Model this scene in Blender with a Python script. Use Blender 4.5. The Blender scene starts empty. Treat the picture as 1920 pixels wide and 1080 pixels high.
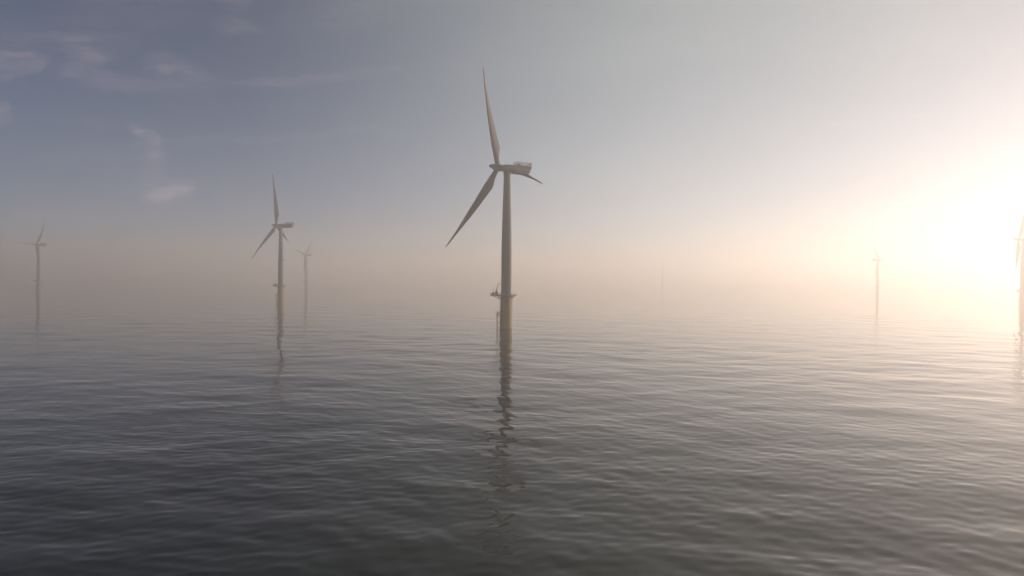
import bpy, math, random
import numpy as np
from mathutils import Vector, Matrix, Euler

S = bpy.context.scene
R = math.radians
CAM_Z = 27.0
FPX = 1280.0                      # focal length in pixels of a 1920 px wide frame

# ---------------------------------------------------------------- camera
cam = bpy.data.cameras.new("camera")
cam.sensor_width = 36.0
cam.lens = 36.0 * FPX / 1920.0
cam.clip_start = 0.5
cam.clip_end = 60000
camo = bpy.data.objects.new("camera", cam)
S.collection.objects.link(camo)
camo.location = (0, 0, CAM_Z)
PITCH = math.atan(13 / FPX)
camo.rotation_euler = (Matrix.Rotation(math.pi / 2 - PITCH, 3, 'X') @ Matrix.Rotation(0.0086, 3, 'Z')).to_euler()
S.camera = camo

# ---------------------------------------------------------------- light and exposure
SUN_ELEV, SUN_AZ = R(12.0), R(65.0)       # azimuth clockwise from the view direction (+Y)
SKY_STRENGTH = 0.05
SUN_STRENGTH = 5.0
S.view_settings.view_transform = 'Standard'
S.view_settings.look = 'None'
S.view_settings.gamma = 1.0
S.view_settings.use_curve_mapping = False
S.view_settings.exposure = 0.5

W = bpy.data.worlds.new("World")
S.world = W
W.use_nodes = True
nt = W.node_tree
for n in list(nt.nodes):
    nt.nodes.remove(n)


class NB:
    """small node-building helper"""
    def __init__(self, tree):
        self.t = tree
        self.x = 0

    def n(self, typ, **kw):
        nd = self.t.nodes.new(typ)
        self.x += 180
        nd.location = (self.x, 0)
        for k, v in kw.items():
            setattr(nd, k, v)
        return nd

    def link(self, a, b):
        self.t.links.new(a, b)

    def put(self, sock, v):
        if isinstance(v, bpy.types.NodeSocket):
            self.link(v, sock)
        else:
            sock.default_value = v

    def m(self, op, a, b=None, c=None, clamp=False):
        nd = self.n('ShaderNodeMath', operation=op, use_clamp=clamp)
        for i, v in enumerate((a, b, c)):
            if v is not None:
                self.put(nd.inputs[i], v)
        return nd.outputs[0]

    def mr(self, v, a, b, c=0.0, d=1.0, smooth=True):
        nd = self.n('ShaderNodeMapRange')
        nd.interpolation_type = 'SMOOTHSTEP' if smooth else 'LINEAR'
        self.put(nd.inputs['Value'], v)
        for k, q in zip(('From Min', 'From Max', 'To Min', 'To Max'), (a, b, c, d)):
            self.put(nd.inputs[k], q)
        return nd.outputs[0]

    def mix(self, f, a, b, mode='MIX'):
        nd = self.n('ShaderNodeMix', data_type='RGBA', blend_type=mode)
        self.put(nd.inputs[0], f)
        self.put(nd.inputs[6], a)
        self.put(nd.inputs[7], b)
        return nd.outputs[2]

    def noise(self, vec, scale, detail=3.0, rough=0.5, dist=0.0, lac=2.0):
        nd = self.n('ShaderNodeTexNoise')
        if vec is not None:
            self.link(vec, nd.inputs['Vector'])
        nd.inputs['Scale'].default_value = scale
        nd.inputs['Detail'].default_value = detail
        nd.inputs['Roughness'].default_value = rough
        nd.inputs['Distortion'].default_value = dist
        nd.inputs['Lacunarity'].default_value = lac
        return nd

    def xyz(self, x, y, z):
        nd = self.n('ShaderNodeCombineXYZ')
        for i, v in enumerate((x, y, z)):
            self.put(nd.inputs[i], v)
        return nd.outputs[0]


wb = NB(nt)
sky = wb.n('ShaderNodeTexSky', sky_type='NISHITA')
sky.sun_disc = False
sky.sun_elevation = SUN_ELEV
sky.sun_rotation = SUN_AZ
sky.air_density = 0.7
sky.dust_density = 0.6
sky.altitude = 2500
sky.ozone_density = 1.9
# high thin clouds, laid out on the sky by compass direction (u = sideways, v = up, seen towards +Y)
geo = wb.n('ShaderNodeTexCoord')
sep = wb.n('ShaderNodeSeparateXYZ')
wb.link(geo.outputs['Generated'], sep.inputs[0])
ysafe = wb.m('MAXIMUM', sep.outputs[1], 0.05)
u = wb.m('DIVIDE', sep.outputs[0], ysafe)
v = wb.m('DIVIDE', sep.outputs[2], ysafe)
fwd = wb.mr(sep.outputs[1], 0.05, 0.3)
uv = wb.xyz(u, v, 0.0)
warp = wb.noise(uv, 14.0, 6, 0.62)
wsep = wb.n('ShaderNodeSeparateColor')
wb.link(warp.outputs['Color'], wsep.inputs[0])
uw = wb.m('ADD', u, wb.m('MULTIPLY', wb.m('SUBTRACT', wsep.outputs[0], 0.5), 0.085))
vw = wb.m('ADD', v, wb.m('MULTIPLY', wb.m('SUBTRACT', wsep.outputs[1], 0.5), 0.042))
streak = wb.noise(wb.xyz(wb.m('MULTIPLY', uw, 11.0), wb.m('MULTIPLY', vw, 75.0), 2.0), 1.0, 5, 0.6).outputs['Fac']
streak = wb.mr(streak, 0.36, 0.68)


def puff(px, py, rx, ry, ang, amt):
    """elliptical cloud patch centred where a pixel of a 1920x1080 view towards +Y looks"""
    u0 = (px - 960) / FPX
    v0 = -(py - 527 - 0.0086 * (px - 960)) / FPX
    c, s = math.cos(R(ang)), math.sin(R(ang))
    du = wb.m('SUBTRACT', uw, u0)
    dv = wb.m('SUBTRACT', vw, v0)
    a = wb.m('DIVIDE', wb.m('ADD', wb.m('MULTIPLY', du, c), wb.m('MULTIPLY', dv, s)), rx / FPX)
    b = wb.m('DIVIDE', wb.m('SUBTRACT', wb.m('MULTIPLY', dv, c), wb.m('MULTIPLY', du, s)), ry / FPX)
    d = wb.m('ADD', wb.m('MULTIPLY', a, a), wb.m('MULTIPLY', b, b))
    return wb.m('MULTIPLY', wb.mr(d, 1.9, 0.0), amt)


PUFFS = [  # px, py, rx, ry, angle, amount
    (268, 250, 36, 10, -38, 0.75), (290, 285, 24, 17, -60, 0.75), (262, 272, 40, 8, 0, 0.3),
    (278, 312, 34, 26, 80, 0.28), (290, 345, 40, 16, 0, 0.36), (316, 368, 44, 19, 8, 1.05),
    (340, 357, 24, 12, 15, 0.7),
    (18, 118, 60, 26, 0, 0.62), (160, 92, 62, 28, -10, 0.60), (165, 140, 70, 22, -5, 0.42),
    (4, 212, 26, 20, 0, 0.5), (328, 135, 62, 28, -15, 0.50), (300, 160, 120, 14, 0, 0.30),
    (182, 228, 40, 10, 0, 0.22), (432, 55, 46, 16, -6, 0.30), (430, 8, 50, 18, 0, 0.30),
    (540, 150, 130, 9, 4, 0.30), (700, 132, 150, 8, 5, 0.22), (520, 256, 230, 8, 3, 0.22),
    (100, 70, 150, 40, 0, 0.25), (250, 20, 130, 40, 0, 0.22), (640, 20, 130, 50, 10, 0.18),
    (60, 410, 150, 24, -5, 0.22), (1640, 232, 120, 6, 6, 0.15), (190, 300, 160, 24, 0, 0.12),
]
cl = None
for p in PUFFS:
    q = puff(*p)
    cl = q if cl is None else wb.m('MAXIMUM', cl, q)
cl = wb.m('MULTIPLY', wb.m('MULTIPLY', cl, wb.m('ADD', wb.m('MULTIPLY', streak, 0.8), 0.2)), fwd)
SUN_GLOW_COL = (3.35, 3.45, 2.45, 1)
CLOUD_COL = (3.1, 1.9, 1.7, 1)
skycol = wb.mix(cl, sky.outputs[0], CLOUD_COL, 'ADD')
# broad glow painted into the sky colour round the sun, faintly streaked
dotn = wb.n('ShaderNodeVectorMath', operation='DOT_PRODUCT')
wb.link(geo.outputs['Generated'], dotn.inputs[0])
dotn.inputs[1].default_value = (math.sin(SUN_AZ) * math.cos(SUN_ELEV), math.cos(SUN_AZ) * math.cos(SUN_ELEV), math.sin(SUN_ELEV))
sun_glow_n = wb.noise(wb.xyz(wb.m('MULTIPLY', uw, 2.0), wb.m('MULTIPLY', vw, 9.0), 5.0), 1.0, 5, 0.55).outputs['Fac']
sun_glow = wb.m('MULTIPLY', wb.mr(dotn.outputs['Value'], 0.06, 0.7), wb.mr(sun_glow_n, 0.2, 0.8, 0.88, 1.1))
sun_glow = wb.m('MULTIPLY', sun_glow, wb.mr(dotn.outputs['Value'], 0.8, 0.98, 1.0, 0.35))
skycol = wb.mix(sun_glow, skycol, SUN_GLOW_COL, 'ADD')
bg = wb.n('ShaderNodeBackground')
wb.link(skycol, bg.inputs['Color'])
bg.inputs['Strength'].default_value = SKY_STRENGTH
wo = wb.n('ShaderNodeOutputWorld')
wb.link(bg.outputs[0], wo.inputs['Surface'])

sl = bpy.data.lights.new("sun", 'SUN')
sl.energy = SUN_STRENGTH
sl.angle = R(0.5)
sl.color = (1.0, 0.765, 0.59)
so = bpy.data.objects.new("sun", sl)
S.collection.objects.link(so)
sd = Vector((math.sin(SUN_AZ) * math.cos(SUN_ELEV), math.cos(SUN_AZ) * math.cos(SUN_ELEV), math.sin(SUN_ELEV)))
so.rotation_euler = sd.to_track_quat('Z', 'Y').to_euler()
so.location = sd * 500

S.render.engine = 'CYCLES'
S.cycles.max_bounces = 14
S.cycles.volume_bounces = 10
S.cycles.glossy_bounces = 3
S.cycles.use_denoising = True


# ---------------------------------------------------------------- materials
def mat(name, col, rough=0.5, metal=0.0, var=0.06, scale=0.6, build=None):
    m = bpy.data.materials.new(name)
    m.use_nodes = True
    t = m.node_tree
    bs = t.nodes['Principled BSDF']
    b = NB(t)
    tc = b.n('ShaderNodeTexCoord')
    nz = b.noise(tc.outputs['Object'], scale, 5, 0.6)
    f = b.mr(nz.outputs['Fac'], 0.3, 0.7, 1.0 - var, 1.0 + var)
    base = col
    if build:
        base = build(b, tc.outputs['Object'], col)
    vec = b.n('ShaderNodeVectorMath', operation='SCALE')
    b.put(vec.inputs[0], base if isinstance(base, bpy.types.NodeSocket) else col[:3])
    b.link(f, vec.inputs['Scale'])
    b.link(vec.outputs[0], bs.inputs['Base Color'])
    bs.inputs['Roughness'].default_value = rough
    bs.inputs['Specular IOR Level'].default_value = 0.3
    bs.inputs['Metallic'].default_value = metal
    return m


def tower_build(b, oc, col):
    """pale grey paint, thin seams where the tower cans are bolted, faint rain runs"""
    sp = b.n('ShaderNodeSeparateXYZ')
    b.link(oc, sp.inputs[0])
    runs = b.noise(b.xyz(b.m('MULTIPLY', sp.outputs[0], 1.6), b.m('MULTIPLY', sp.outputs[1], 1.6),
                         b.m('MULTIPLY', sp.outputs[2], 0.05)), 1.0, 4, 0.6).outputs['Fac']
    k = b.mr(runs, 0.55, 0.8, 0.0, 0.25)
    return b.mix(k, col, (col[0] * .7, col[1] * .66, col[2] * .6, 1))


def tp_build(b, oc, col):
    """yellow paint with rust runs and a dark weed line at the waterline"""
    sp = b.n('ShaderNodeSeparateXYZ')
    b.link(oc, sp.inputs[0])
    n1 = b.noise(b.xyz(b.m('MULTIPLY', sp.outputs[0], 1.4), b.m('MULTIPLY', sp.outputs[1], 1.4),
                       b.m('MULTIPLY', sp.outputs[2], 0.12)), 1.0, 5, 0.6).outputs['Fac']
    c1 = b.mix(b.mr(n1, 0.52, 0.75, 0.0, 0.55), col, (0.22, 0.12, 0.05, 1))
    n2 = b.noise(oc, 0.9, 4, 0.6).outputs['Fac']
    z = b.m('ADD', sp.outputs[2], b.m('MULTIPLY', n2, 1.6))
    return b.mix(b.mr(z, 1.8, 1.0, 0.0, 0.85), c1, (0.045, 0.05, 0.03, 1))


M = {
    'tower': mat('pale_grey_tower_paint', (0.085, 0.093, 0.105, 1), 0.75, var=0.05, build=tower_build),
    'blade': mat('blade_gelcoat', (0.075, 0.08, 0.09, 1), 0.75, var=0.04, scale=0.3),
    'red': mat('red_marking_paint', (0.17, 0.035, 0.03, 1), 0.45, var=0.12),
    'nacelle': mat('nacelle_shell', (0.08, 0.085, 0.095, 1), 0.75, var=0.05),
    'yellow': mat('yellow_marine_paint', (0.20, 0.145, 0.06, 1), 0.7, var=0.08, build=tp_build),
    'yrail': mat('yellow_steel_tube', (0.25, 0.17, 0.05, 1), 0.5, var=0.15, scale=2),
    'steel': mat('galvanised_steel', (0.17, 0.16, 0.15, 1), 0.5, 0.3, var=0.2, scale=2),
    'dark': mat('dark_opening', (0.05, 0.05, 0.055, 1), 0.6, var=0.2),
    'deck': mat('grating_deck', (0.16, 0.15, 0.13, 1), 0.7, var=0.25, scale=3),
}


# ---------------------------------------------------------------- mesh helper
class MB:
    def __init__(self):
        self.v, self.f, self.mi = [], [], []

    def face(self, idx, mi=0):
        self.f.append(tuple(idx))
        self.mi.append(mi)

    def loft(self, rings, mi=0, caps=True, closed=True, mis=None):
        """rings: lists of equally many points"""
        s0 = len(self.v)
        n = len(rings[0])
        for r in rings:
            self.v += [tuple(p) for p in r]
        for i in range(len(rings) - 1):
            k = mis[i] if mis else mi
            for j in range(n if closed else n - 1):
                a = s0 + i * n + j
                b = s0 + i * n + (j + 1) % n
                self.face((a, b, b + n, a + n), k)
        if caps:
            self.face([s0 + j for j in reversed(range(n))], mis[0] if mis else mi)
            self.face([s0 + (len(rings) - 1) * n + j for j in range(n)], mis[-1] if mis else mi)

    def lathe(self, prof, n=32, c=(0, 0, 0), mi=0, caps=True):
        self.loft([[(c[0] + r * math.cos(2 * math.pi * k / n), c[1] + r * math.sin(2 * math.pi * k / n), c[2] + z)
                    for k in range(n)] for r, z in prof], mi, caps)

    def tube(self, a, b, r, r2=None, n=8, mi=0):
        a, b = Vector(a), Vector(b)
        r2 = r if r2 is None else r2
        d = (b - a).normalized()
        x = d.orthogonal().normalized()
        y = d.cross(x)
        self.loft([[p + q * (x * math.cos(2 * math.pi * k / n) + y * math.sin(2 * math.pi * k / n)) for k in range(n)]
                   for p, q in ((a, r), (b, r2))], mi)

    def path(self, pts, r, closed=False, n=8, mi=0):
        P = list(pts) + ([pts[0]] if closed else [])
        for i in range(len(P) - 1):
            self.tube(P[i], P[i + 1], r, n=n, mi=mi)

    def box(self, lo, hi, mi=0):
        x0, y0, z0 = lo
        x1, y1, z1 = hi
        self.loft([[(x0, y0, z0), (x1, y0, z0), (x1, y1, z0), (x0, y1, z0)],
                   [(x0, y0, z1), (x1, y0, z1), (x1, y1, z1), (x0, y1, z1)]], mi)

    def build(self, name, mats, parent=None, smooth=35, loc=None, mw=None):
        me = bpy.data.meshes.new(name)
        me.from_pydata(self.v, [], self.f)
        for m in (mats if isinstance(mats, (list, tuple)) else [mats]):
            me.materials.append(m)
        me.polygons.foreach_set('material_index', self.mi)
        me.validate()
        me.update()
        if smooth:
            me.polygons.foreach_set('use_smooth', [True] * len(me.polygons))
            me.set_sharp_from_angle(angle=R(smooth))
        o = bpy.data.objects.new(name, me)
        S.collection.objects.link(o)
        o.parent = parent
        if loc:
            o.location = loc
        if mw is not None:
            o.matrix_local = mw
        return o


# ---------------------------------------------------------------- water
def make_water():
    rng = np.random.default_rng(7)
    front = R(52)
    az = np.concatenate([np.linspace(-front, front, 1500),
                         np.linspace(front, 2 * math.pi - front, 62)[1:-1]])     # clockwise from +Y
    rs = [0.0, 15.0, 30.0, 42.0]
    r = 46.0
    while r < 8500:
        rs.append(r)
        r += min(max(0.34, r * r / (CAM_Z * 683) * 0.5), 260)
    rs = np.array(rs)
    dr = np.gradient(rs)
    A, Rr = np.meshgrid(az, rs[1:])
    X = (np.sin(A) * Rr)
    Y = (np.cos(A) * Rr)
    Z = np.zeros_like(X)
    D = dr[1:, None]
    # low old swell and wind waves, all lengths from 2 m to 26 m, gently steep
    for k in range(130):
        lam = 1.7 * (30.0 ** rng.random())
        th = rng.normal(R(78), R(42))                      # travel direction
        kx, ky = math.cos(th) * 2 * math.pi / lam, math.sin(th) * 2 * math.pi / lam
        slope = WAVE_SLOPE * (lam / 6.0) ** -0.3
        amp = slope * lam / (2 * math.pi)
        keep = np.clip((lam / (D + 1e-6) - 1.6) / 1.6, 0, 1)
        ph = rng.random() * 6.28
        Z += amp * keep * np.cos(kx * X + ky * Y + ph)
    # patches of calmer and livelier water
    g = 0.75 + 0.25 * np.sin(X * 0.021 + Y * 0.013 + 1) * np.sin(Y * 0.017 - X * 0.006)
    Z *= g
    n = len(az)
    nr = len(rs) - 1
    co = np.empty((nr * n + 1, 3), dtype=np.float32)
    co[0] = (0, 0, 0)
    co[1:, 0] = X.ravel()
    co[1:, 1] = Y.ravel()
    co[1:, 2] = Z.ravel()
    i, j = np.meshgrid(np.arange(nr - 1), np.arange(n), indexing='ij')
    a = 1 + i * n + j
    b = 1 + i * n + (j + 1) % n
    quads = np.stack([a, a + n, b + n, b], -1).reshape(-1, 4)
    tj = np.arange(n)
    tris = np.stack([np.zeros(n, int), 1 + tj, 1 + (tj + 1) % n], -1)
    tris = tris[:, [0, 1, 2]]
    loops = np.concatenate([quads.ravel(), tris.ravel()]).astype(np.int32)
    starts = np.concatenate([np.arange(len(quads)) * 4, len(quads) * 4 + np.arange(n) * 3]).astype(np.int32)
    me = bpy.data.meshes.new('water')
    me.vertices.add(len(co))
    me.vertices.foreach_set('co', co.ravel())
    me.loops.add(len(loops))
    me.loops.foreach_set('vertex_index', loops)
    me.polygons.add(len(starts))
    me.polygons.foreach_set('loop_start', starts)
    me.polygons.foreach_set('use_smooth', np.ones(len(starts), bool))
    me.update(calc_edges=True)
    me.validate()
    if me.polygons[len(me.polygons) // 2].normal.z < 0:
        me.flip_normals()
    o = bpy.data.objects.new('water', me)
    S.collection.objects.link(o)
    o['kind'] = 'structure'
    m = bpy.data.materials.new('sea_water')
    m.use_nodes = True
    t = m.node_tree
    bs = t.nodes['Principled BSDF']
    b = NB(t)
    tc = b.n('ShaderNodeTexCoord')
    P = tc.outputs['Object']
    sp = b.n('ShaderNodeSeparateXYZ')
    b.link(P, sp.inputs[0])
    # ripple crests run roughly across the view, a little longer than they are wide
    rip = b.xyz(b.m('MULTIPLY', sp.outputs[0], 0.62), sp.outputs[1], 0.0)
    n1 = b.noise(rip, 0.42, 2, 0.5, 0.4).outputs['Fac']        # 2 m wavelets
    n2 = b.noise(rip, 1.7, 3, 0.55, 0.3).outputs['Fac']        # ripples of half a metre and less
    gust = b.noise(P, 0.018, 3, 0.5).outputs['Fac']
    live = b.mr(gust, 0.36, 0.64, 0.2, 1.7)
    n4 = b.noise(rip, 0.95, 2, 0.5, 0.5).outputs['Fac']        # one metre wavelets
    h = b.m('ADD', b.m('MULTIPLY', n1, RIPPLE[0]), b.m('MULTIPLY', b.m('MULTIPLY', n2, RIPPLE[1]), live))
    h = b.m('ADD', h, b.m('MULTIPLY', b.m('MULTIPLY', n4, live), RIPPLE[2]))
    bp = b.n('ShaderNodeBump')
    bp.inputs['Strength'].default_value = 1.0
    bp.inputs['Distance'].default_value = 1.0
    b.link(h, bp.inputs['Height'])
    b.link(bp.outputs[0], bs.inputs['Normal'])
    n3 = b.noise(P, 0.006, 3, 0.5).outputs['Fac']
    b.link(b.mix(n3, (0.003, 0.010, 0.008, 1), (0.005, 0.014, 0.011, 1)), bs.inputs['Base Color'])
    bs.inputs['Roughness'].default_value = 0.04
    bs.inputs['IOR'].default_value = 1.333
    me.materials.append(m)
    return o


WAVE_SLOPE = 0.0062
RIPPLE = (0.018, 0.010, 0.009)
make_water()


# ---------------------------------------------------------------- turbine parts (metres; hub axis is local +X)
HUB = 90.0
DECK = 19.0


def build_tower(root):
    b = MB()
    prof = [(2.85, DECK), (2.87, 30), (2.85, 42), (2.68, 55), (2.42, 66), (2.12, 77), (1.86, HUB - 3.0)]
    fine = []
    for i in range(len(prof) - 1):
        for k in range(4):
            q = k / 4
            fine.append((prof[i][0] * (1 - q) + prof[i + 1][0] * q, prof[i][1] * (1 - q) + prof[i + 1][1] * q))
    fine.append(prof[-1])
    b.lathe(fine, 48)
    t = b.build('tower', M['tower'], root)
    for z, r in ((43.0, 2.86), (66.0, 2.46)):                # bolted flanges between the cans
        s = MB()
        s.lathe([(r - .03, z - .12), (r + .05, z - .1), (r + .05, z + .1), (r - .03, z + .12)], 48, caps=False)
        s.build('flange', M['tower'], t)
    d = MB()
    th = 2.5                                                 # door above the deck, towards the boat landing
    c, sn = math.cos(th), math.sin(th)
    for w, h0, h1, out, mi in ((.55, .25, 2.45, 2.91, 0),):
        pts0, pts1 = [], []
        for a, z in ((-w, h0), (w, h0), (w, h1 - .2), (w * .6, h1), (-w * .6, h1), (-w, h1 - .2)):
            pts0.append((c * (out - .3) - sn * a, sn * (out - .3) + c * a, DECK + z))
            pts1.append((c * out - sn * a, sn * out + c * a, DECK + z))
        d.loft([pts0, pts1], mi)
    d.build('door', M['steel'], t, smooth=0)


def build_transition(root):
    b = MB()
    b.lathe([(3.45, -6), (3.45, 3), (3.42, 7), (3.25, 11), (3.12, 16), (3.08, DECK - .6), (3.25, DECK - .45), (3.25, DECK - .06)], 48)
    b.lathe([(3.44, 7.6), (3.50, 7.65), (3.50, 7.95), (3.40, 8.0)], 48, caps=False)
    t = b.build('transition_piece', M['yellow'], root)
    for a in (0.5, 1.3):                                      # cable tubes down the far side
        j = MB()
        x, y = math.cos(a) * 3.75, math.sin(a) * 3.75
        j.tube((x, y, -5), (x, y, DECK - .5), .2)
        for z in (4, 9, 14):
            j.tube((x, y, z), (x * .85, y * .85, z), .1)
        j.build('cable_tube', M['yrail'], t)


def plat_outline(grow=0.0):
    pts = []
    for k in range(27):                                        # round deck, open to the side of the landing
        a = math.radians(-145 + 290 * k / 26)
        pts.append(((5.75 + grow) * math.cos(a), (5.75 + grow) * math.sin(a)))
    pts += [(-8.7 - grow, 3.3 + grow), (-8.7 - grow, -3.3 - grow)]
    return pts


def build_platform(root):
    b = MB()
    o = plat_outline()
    b.loft([[(x, y, DECK - .05) for x, y in o], [(x, y, DECK + .12) for x, y in o]])
    b.path([(x, y, DECK - .02) for x, y in plat_outline(.02)], .19, True)
    for a in range(0, 360, 30):                                # brackets down to the shell
        ca, sa = math.cos(R(a)), math.sin(R(a))
        b.tube((ca * 5.4, sa * 5.4, DECK - .1), (ca * 3.1, sa * 3.1, DECK - 1.9), .13)
        b.tube((ca * 5.6, sa * 5.6, DECK - .25), (ca * 3.1, sa * 3.1, DECK - .25), .13)
    for y in (-2.8, 2.8):
        b.tube((-8.5, y, DECK - .25), (-2.0, y, DECK - .25), .17)
        b.tube((-7.6, y, DECK - .25), (-2.9, y * .45, DECK - 2.4), .14)
    p = b.build('platform', [M['deck']], root)
    r = MB()
    o = plat_outline(-.08)
    for z in (.55, 1.15):
        r.path([(x, y, DECK + .1 + z) for x, y in o], .045, True, n=6)
    L = len(o)
    for i in range(L):
        a, c = Vector(o[i]), Vector(o[(i + 1) % L])
        m = max(1, round((c - a).length / 1.2))
        for k in range(m):
            q = a.lerp(c, k / m)
            r.tube((q.x, q.y, DECK + .1), (q.x, q.y, DECK + 1.25), .04, n=6)
    r.path([(x, y, DECK + .22) for x, y in o], .09, True, n=4)
    r.build('railing', M['yrail'], p)
    c = MB()                                                   # davit crane, boom raised towards the tower
    c.lathe([(.42, DECK + .12), (.42, DECK + .5), (.26, DECK + .6), (.24, DECK + 2.2)], 16, c=(-5.6, -2.2, 0))
    c.box((-6.0, -2.6, DECK + 2.0), (-5.2, -1.8, DECK + 2.5))
    c.tube((-5.7, -2.2, DECK + 2.2), (-4.15, -2.0, DECK + 6.6), .26, .15)
    c.tube((-5.3, -2.2, DECK + 1.2), (-4.95, -2.1, DECK + 4.2), .1)
    c.tube((-4.1, -2.0, DECK + 6.5), (-3.75, -1.95, DECK + 6.75), .2, .2)
    c.tube((-3.8, -1.95, DECK + 6.6), (-3.8, -1.95, DECK + 3.2), .03, n=5)
    c.build('davit_crane', M['steel'], p)
    k = MB()                                                   # switch cabinet and container on the deck
    k.box((-7.9, -2.6, DECK + .13), (-6.4, -.6, DECK + 1.5))
    k.box((-7.95, -2.65, DECK + 1.5), (-6.35, -.55, DECK + 1.58))
    k.build('cabinet', M['steel'], p, smooth=0)
    k = MB()
    k.box((-6.1, .6, DECK + .13), (-4.6, 2.4, DECK + 1.9))
    k.box((-6.15, .55, DECK + 1.9), (-4.55, 2.45, DECK + 1.98))
    k.build('cabinet', M['steel'], p, smooth=0)
    w = MB()                                                   # navigation lantern on its post
    w.tube((-7.2, -3.1, DECK + .1), (-7.2, -3.1, DECK + 3.2), .06)
    w.lathe([(.14, DECK + 3.2), (.2, DECK + 3.3), (.2, DECK + 3.6), (.1, DECK + 3.75)], 12, c=(-7.2, -3.1, 0))
    w.build('navigation_lantern', M['steel'], p)


def build_landing(root):
    b = MB()
    for y in (-1.0, 1.0):                                      # two fender tubes standing off the shell
        b.tube((-5.0, y, -3.5), (-5.0, y, 8.6), .22, n=12)
        for z in (.8, 4.0, 7.4):
            b.tube((-5.0, y, z), (-3.0, y * .8, z), .16)
        b.tube((-5.0, y, 8.6), (-3.1, y * .8, 9.5), .2)
    p = b.build('boat_landing', M['yrail'], root)
    l = MB()
    for y in (-.3, .3):
        l.tube((-4.5, y, -2.5), (-4.5, y, 9.2), .06, n=6)
    for i in range(38):
        l.tube((-4.5, -.3, -2.2 + i * .3), (-4.5, .3, -2.2 + i * .3), .03, n=5)
    l.build('ladder', M['yrail'], p)
    l = MB()
    for y in (-.3, .3):
        l.tube((-3.5, y, 8.6), (-3.5, y, DECK), .05, n=6)
    for i in range(34):
        l.tube((-3.5, -.3, 8.9 + i * .3), (-3.5, .3, 8.9 + i * .3), .028, n=5)
    l.build('ladder', M['yrail'], p)
    r = MB()                                                   # rest platform half way up
    r.box((-5.9, -1.5, 8.25), (-3.2, 1.5, 8.4))
    for x in (-5.85, -4.9, -3.95):
        for y in (-1.45, 1.45):
            r.tube((x, y, 8.4), (x, y, 9.75), .05, n=6)
    for y in (-.5, .5):
        r.tube((-5.85, y, 8.4), (-5.85, y, 9.75), .05, n=6)
    for z in (8.95, 9.72):
        r.path([(-3.4, -1.45, z), (-5.85, -1.45, z), (-5.85, 1.45, z), (-3.4, 1.45, z)], .055, n=6)
    r.build('rest_platform', M['yrail'], p)


def sect(x, w, zt, zb, rnd=.35, n=6):
    """rounded rectangle in the yz plane at x: half width w, top zt, bottom zb"""
    pts = []
    for cx, cz, a0 in ((w - rnd, zt - rnd, 0), (-w + rnd, zt - rnd, 90), (-w + rnd, zb + rnd, 180), (w - rnd, zb + rnd, 270)):
        for k in range(n):
            a = R(a0 + 90 * k / (n - 1))
            pts.append((x, cx + rnd * math.cos(a), cz + rnd * math.sin(a)))
    return pts


def build_nacelle(root, yawm):
    """hub axis +X; the local origin is the point of the tower axis at hub height"""
    b = MB()
    rings = [sect(3.3, 1.45, 1.5, -1.5, 1.2), sect(2.5, 1.75, 1.75, -1.9, .9), sect(1.0, 1.95, 1.95, -2.3, .6),
             sect(-2.0, 2.05, 2.05, -2.55, .5), sect(-7.0, 2.05, 2.0, -2.65, .5), sect(-11.5, 2.0, 1.9, -2.6, .45),
             sect(-13.2, 1.95, 1.88, -2.2, .45)]
    # slanted rear wall: overhangs at the top
    rear = [(x - (z + 2.2) * .42, y, z) for x, y, z in sect(-13.4, 1.9, 1.86, -2.15, .4)]
    rings = rings[:-1] + [rear]
    b.loft(rings)
    na = b.build('nacelle', [M['nacelle']], root, smooth=50, mw=yawm)
    y = MB()
    y.lathe([(1.9, -3.6), (2.1, -3.5), (2.15, -2.5), (2.1, -2.0)], 32)
    y.build('yaw_collar', M['nacelle'], na)
    for s in (-1, 1):
        st = MB()
        st.box((-13.3, s * 2.03 - .05, -1.15), (-6.2, s * 2.03 + .05, -.75))
        st.build('red_band', M['red'], na, smooth=0)
    h = MB()                                                   # hoist platform on the roof
    zt = 2.0
    h.box((-14.9, -2.15, zt + .02), (-5.3, 2.15, zt + .16))
    h.build('hoist_platform', M['deck'], na, smooth=0)
    g = MB()
    xs = np.linspace(-14.8, -5.4, 12)
    for yy in (-2.1, 2.1):
        for i, x in enumerate(xs):
            g.tube((x, yy, zt + .1), (x, yy, zt + 2.1), .12, n=6, mi=0)
        for i in range(len(xs) - 1):
            for z in (1.1, 2.05):
                g.tube((xs[i], yy, zt + z), (xs[i + 1], yy, zt + z), .08, n=6)
    for x in (-14.8, -5.4):
        for yy in np.linspace(-2.1, 2.1, 5)[1:-1]:
            g.tube((x, yy, zt + .1), (x, yy, zt + 2.1), .1, n=6)
        for z in (1.1, 2.05):
            g.tube((x, -2.1, zt + z), (x, 2.1, zt + z), .07, n=6)
    g.build('hoist_railing', [M['red'], M['blade']], na)
    a = MB()                                                   # cooler hood and wind mast
    a.box((-8.2, -.8, zt + .16), (-7.0, .8, zt + 1.2))
    a.build('roof_hatch', M['steel'], na, smooth=0)
    for yy in (-1.5, 1.5):
        q = MB()
        q.tube((-8.6, yy, zt + .1), (-8.6, yy, zt + 3.2), .05, n=6)
        q.tube((-9.0, yy, zt + 3.2), (-8.2, yy, zt + 3.2), .05, n=6)
        q.build('wind_mast', M['steel'], na)
    # spinner: rounded nose cone on the tilted axis
    return na


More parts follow.
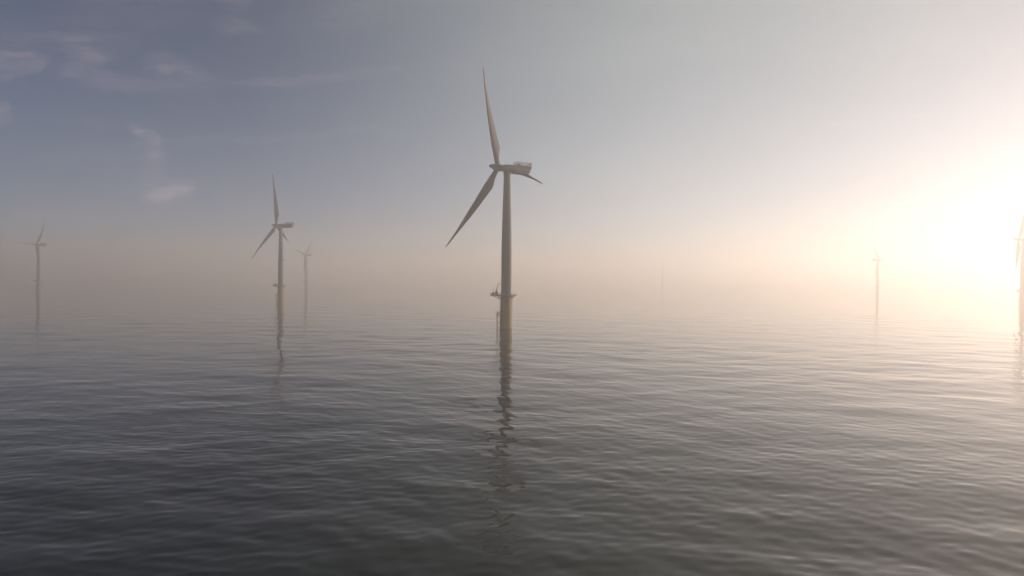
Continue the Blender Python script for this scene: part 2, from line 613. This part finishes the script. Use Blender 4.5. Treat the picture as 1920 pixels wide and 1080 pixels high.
def build_hub(root, mw):
    b = MB()
    prof = [(1.75, -2.0), (2.0, -1.5), (2.1, -.6), (2.1, .5), (1.95, 1.4), (1.7, 2.4), (1.4, 3.4), (1.05, 4.3), (.7, 5.3), (.35, 5.75), (.05, 5.9)]
    n = 32
    b.loft([[(z, r * math.cos(2 * math.pi * k / n), r * math.sin(2 * math.pi * k / n)) for k in range(n)] for r, z in prof])
    return b.build('rotor_hub', M['nacelle'], root, smooth=60, mw=mw)


def naca(n=14, t=.25):
    """closed aerofoil outline, leading edge at 0, trailing edge at 1"""
    up = []
    for i in range(n + 1):
        x = (1 - math.cos(math.pi * i / n)) / 2
        y = 5 * t * (.2969 * math.sqrt(x) - .126 * x - .3516 * x * x + .2843 * x ** 3 - .1015 * x ** 4)
        up.append((x, y))
    lo = [(x, -y * .75) for x, y in up[1:-1]]
    return up + lo[::-1]


BLADE_L = 60.0
BEND = 3.6
BEND_DIR = (-math.sin(R(9)), math.cos(R(9)))      # the blade is pre-bent square to its chord


def build_blade(root, bend, mw):
    """blade along +Z; leading edge towards +X (feathered into the wind); bend along +Y"""
    st = [  # z, chord, thickness ratio, roundness, pitch deg
        (1.2, 2.6, 1.0, 1.0, 8), (2.8, 2.65, 1.0, 1.0, 8), (5.0, 3.0, .80, .7, 7), (7.5, 3.85, .55, .35, 6),
        (10.0, 4.9, .38, .1, 5), (12.2, 5.65, .30, 0, 5), (13.4, 5.6, .28, 0, 5), (17, 5.15, .26, 0, 6), (22, 4.65, .25, 0, 7),
        (28, 4.05, .25, 0, 8), (33, 3.45, .25, 0, 9), (38, 2.7, .25, 0, 10), (42, 2.1, .24, 0, 10), (46, 1.65, .22, 0, 10), (49, 1.4, .2, 0, 10),
        (51, 1.25, .2, 0, 10), (54, 1.05, .2, 0, 10), (56, .92, .2, 0, 10), (57.5, .8, .2, 0, 10), (58.8, .62, .2, 0, 10),
        (59.6, .4, .2, 0, 10), (BLADE_L, .15, .2, 0, 10)]
    n = 14
    rings, mis = [], []
    for z, c, t, rd, tw in st:
        af = naca(n, t)
        m = len(af)
        ring = []
        for i, (x, y) in enumerate(af):
            ang = math.pi - 2 * math.pi * i / m * 1.0
            # circle points matched to the outline order (leading edge, top, trailing edge, bottom)
            cx, cy = .5 + .5 * math.cos(math.pi - math.pi * i / n) if i <= n else 0, 0
            if i <= n:
                a = math.pi * (1 - i / n)
            else:
                a = -math.pi * (i - n) / (m - n)
            cx, cy = .5 + .5 * math.cos(a), .5 * math.sin(a)
            px = x * (1 - rd) + cx * rd
            py = y * (1 - rd) + cy * rd
            off = .30 + .20 * rd
            X, Yv = -(px - off) * c, py * c
            ca, sa = math.cos(R(tw)), math.sin(R(tw))
            q = z / BLADE_L
            ring.append((X * ca - Yv * sa + bend * BEND_DIR[0] * q ** 2.6, X * sa + Yv * ca + bend * BEND_DIR[1] * q ** 2.6, z))
        rings.append(ring)
    for i in range(len(st) - 1):
        zm = (st[i][0] + st[i + 1][0]) / 2
        mis.append(1 if zm > 56 or 46 <= zm <= 51 else 0)
    b = MB()
    b.loft(rings, mis=mis)
    o = b.build('blade', [M['blade'], M['red']], root, smooth=60, mw=mw)
    c = MB()
    c.lathe([(1.25, .2), (1.32, .3), (1.32, 1.5), (1.2, 1.6)], 24)
    c.build('root_collar', M['nacelle'], o)
    return o


def base_xy(px, s):
    """water position of a tower seen at pixel column px with apparent size s of the nearest one"""
    D = 382.7 / s
    x = (px - 960) / FPX * D
    cp, sp_ = math.cos(PITCH), math.sin(PITCH)
    for _ in range(20):
        z = -CAM_Z
        d = D * cp - z * sp_
        uu = D * sp_ + z * cp
        X, Yv = FPX * x / d, -FPX * uu / d
        x -= (960 + X * math.cos(.0086) - Yv * math.sin(.0086) - px) / FPX * D
    return x, D


def rotor_matrices(yaw, ph, over, cone, tilt):
    cy, sy = math.cos(yaw), math.sin(yaw)
    ct, s_ = math.cos(tilt), math.sin(tilt)
    nv = Vector((ct * cy, ct * sy, s_))
    hv = Vector((-sy, cy, 0))
    uv_ = nv.cross(hv)
    if uv_.z < 0:
        uv_ = -uv_
    hub = Vector((0, 0, HUB)) + Vector((cy, sy, 0)) * over
    hubm = Matrix.Translation(hub) @ Matrix((nv, hv, nv.cross(hv))).transposed().to_4x4()
    out = []
    for k in range(3):
        a = ph + k * 2 * math.pi / 3
        r = math.cos(a) * uv_ + math.sin(a) * hv
        zax = (r * math.cos(cone) + nv * math.sin(cone)).normalized()
        xax = (nv - zax * nv.dot(zax)).normalized()
        yax = zax.cross(xax)
        out.append(Matrix.Translation(hub) @ Matrix((xax, yax, zax)).transposed().to_4x4())
    return hubm, out


# name: px, s, yaw, phase, overhang, cone, tilt, landing turn, label
GROUP = 'offshore wind turbines standing in the sea'
TURB = [
    (948.5, 1.0, 210.2, 345.1, 5.8, .12, 5.5, 62.3, 0, 'largest and nearest wind turbine, grey tower on yellow base, standing in the misty sea'),
    (526, .475, 176.1, 13.7, 5.5, .089, 6.1, 61.2, 0, 'second largest wind turbine, grey with yellow base, left of the nearest one'),
    (574, .217, 165.2, 314.5, 4.8, .085, 4.8, 58.7, 0, 'small faded wind turbine just to the right behind the second largest one'),
    (72, .287, 182.4, 331.5, 4.5, .095, 7.5, 59.6, 0, 'leftmost wind turbine, grey and small, one blade pointing level to the left'),
    (1645, .215, 5.4, 26.6, 3.7, .034, 8, 58.6, 0, 'very pale wind turbine almost lost in the bright glow on the right'),
    (1916.5, .41, 130.8, 331.9, 5.1, .077, 6.7, 57.8, 0, 'pale wind turbine cut off by the right edge of the view'),
    (1242, .126, 250.0, 10.0, 4.8, .05, 6, 60, 0, 'farthest wind turbine, barely visible in the fog right of the nearest one'),
    (528.5, .167, 175.0, 350.0, 4.8, .05, 6, 60, 0, 'far wind turbine hidden behind the tower of the second largest, only a blade showing'),
]
proto = None
for i, (px, s, yaw, ph, over, cone, tilt, L, lt, label) in enumerate(TURB):
    x, D = base_xy(px, s)
    hubm, bms = rotor_matrices(R(yaw), R(ph), over, cone, R(tilt))
    yawm = Matrix.Translation((0, 0, HUB)) @ Matrix.Rotation(R(yaw), 4, 'Z')
    if proto is None:
        root = bpy.data.objects.new('wind_turbine', None)
        S.collection.objects.link(root)
        build_tower(root)
        build_transition(root)
        build_platform(root)
        build_landing(root)
        build_nacelle(root, yawm)
        build_hub(root, hubm)
        for bm_ in bms:
            build_blade(root, BEND, bm_)
        proto = root
    else:
        root = proto.copy()
        S.collection.objects.link(root)
        for ch in list(proto.children):
            c = ch.copy()
            S.collection.objects.link(c)
            c.parent = root
            for g in ch.children:
                d = g.copy()
                S.collection.objects.link(d)
                d.parent = c
    root.location = (x, D, 0)
    root.empty_display_size = 5
    root['label'] = label
    root['category'] = 'wind turbine'
    root['group'] = GROUP
    k = 0
    for ch in sorted(root.children, key=lambda o: o.name):
        base = ch.name.split('.')[0]
        if base == 'nacelle':
            ch.matrix_local = yawm
        elif base == 'rotor_hub':
            ch.matrix_local = hubm
        elif base == 'blade':
            # bend moves the tip sideways: turn the blade back so the tip stays in place
            m4 = bms[k] @ Matrix.Rotation(math.atan(BEND * BEND_DIR[1] / BLADE_L), 4, 'X') @ Matrix.Rotation(-math.atan(BEND * BEND_DIR[0] / BLADE_L), 4, 'Y')
            if i == 0 and k == 1:      # this blade of the nearest turbine is parked at another pitch
                m4 = m4 @ Matrix.Rotation(R(-1.8), 4, 'X') @ Matrix.Rotation(R(17), 4, 'Z') @ Matrix.Diagonal((1, 1, 0.97, 1))
            ch.matrix_local = m4 @ Matrix.Diagonal((1, 1, L / BLADE_L, 1))
            k += 1

# ---------------------------------------------------------------- haze
HAZE_DENSITY = 0.0008
hz = MB()
hz.box((-9000, -3000, -1.6), (9000, 9000, 156))
ho = hz.build('haze', [], None, smooth=0)
ho['kind'] = 'stuff'
hm = bpy.data.materials.new('sea_mist')
hm.use_nodes = True
ht = hm.node_tree
for n in list(ht.nodes):
    ht.nodes.remove(n)
vo = ht.nodes.new('ShaderNodeVolumePrincipled')
vo.inputs['Color'].default_value = (0.96, 0.95, 0.94, 1)
vo.inputs['Density'].default_value = HAZE_DENSITY
vo.inputs['Anisotropy'].default_value = 0.57
mo = ht.nodes.new('ShaderNodeOutputMaterial')
ht.links.new(vo.outputs[0], mo.inputs['Volume'])
ho.data.materials.append(hm)
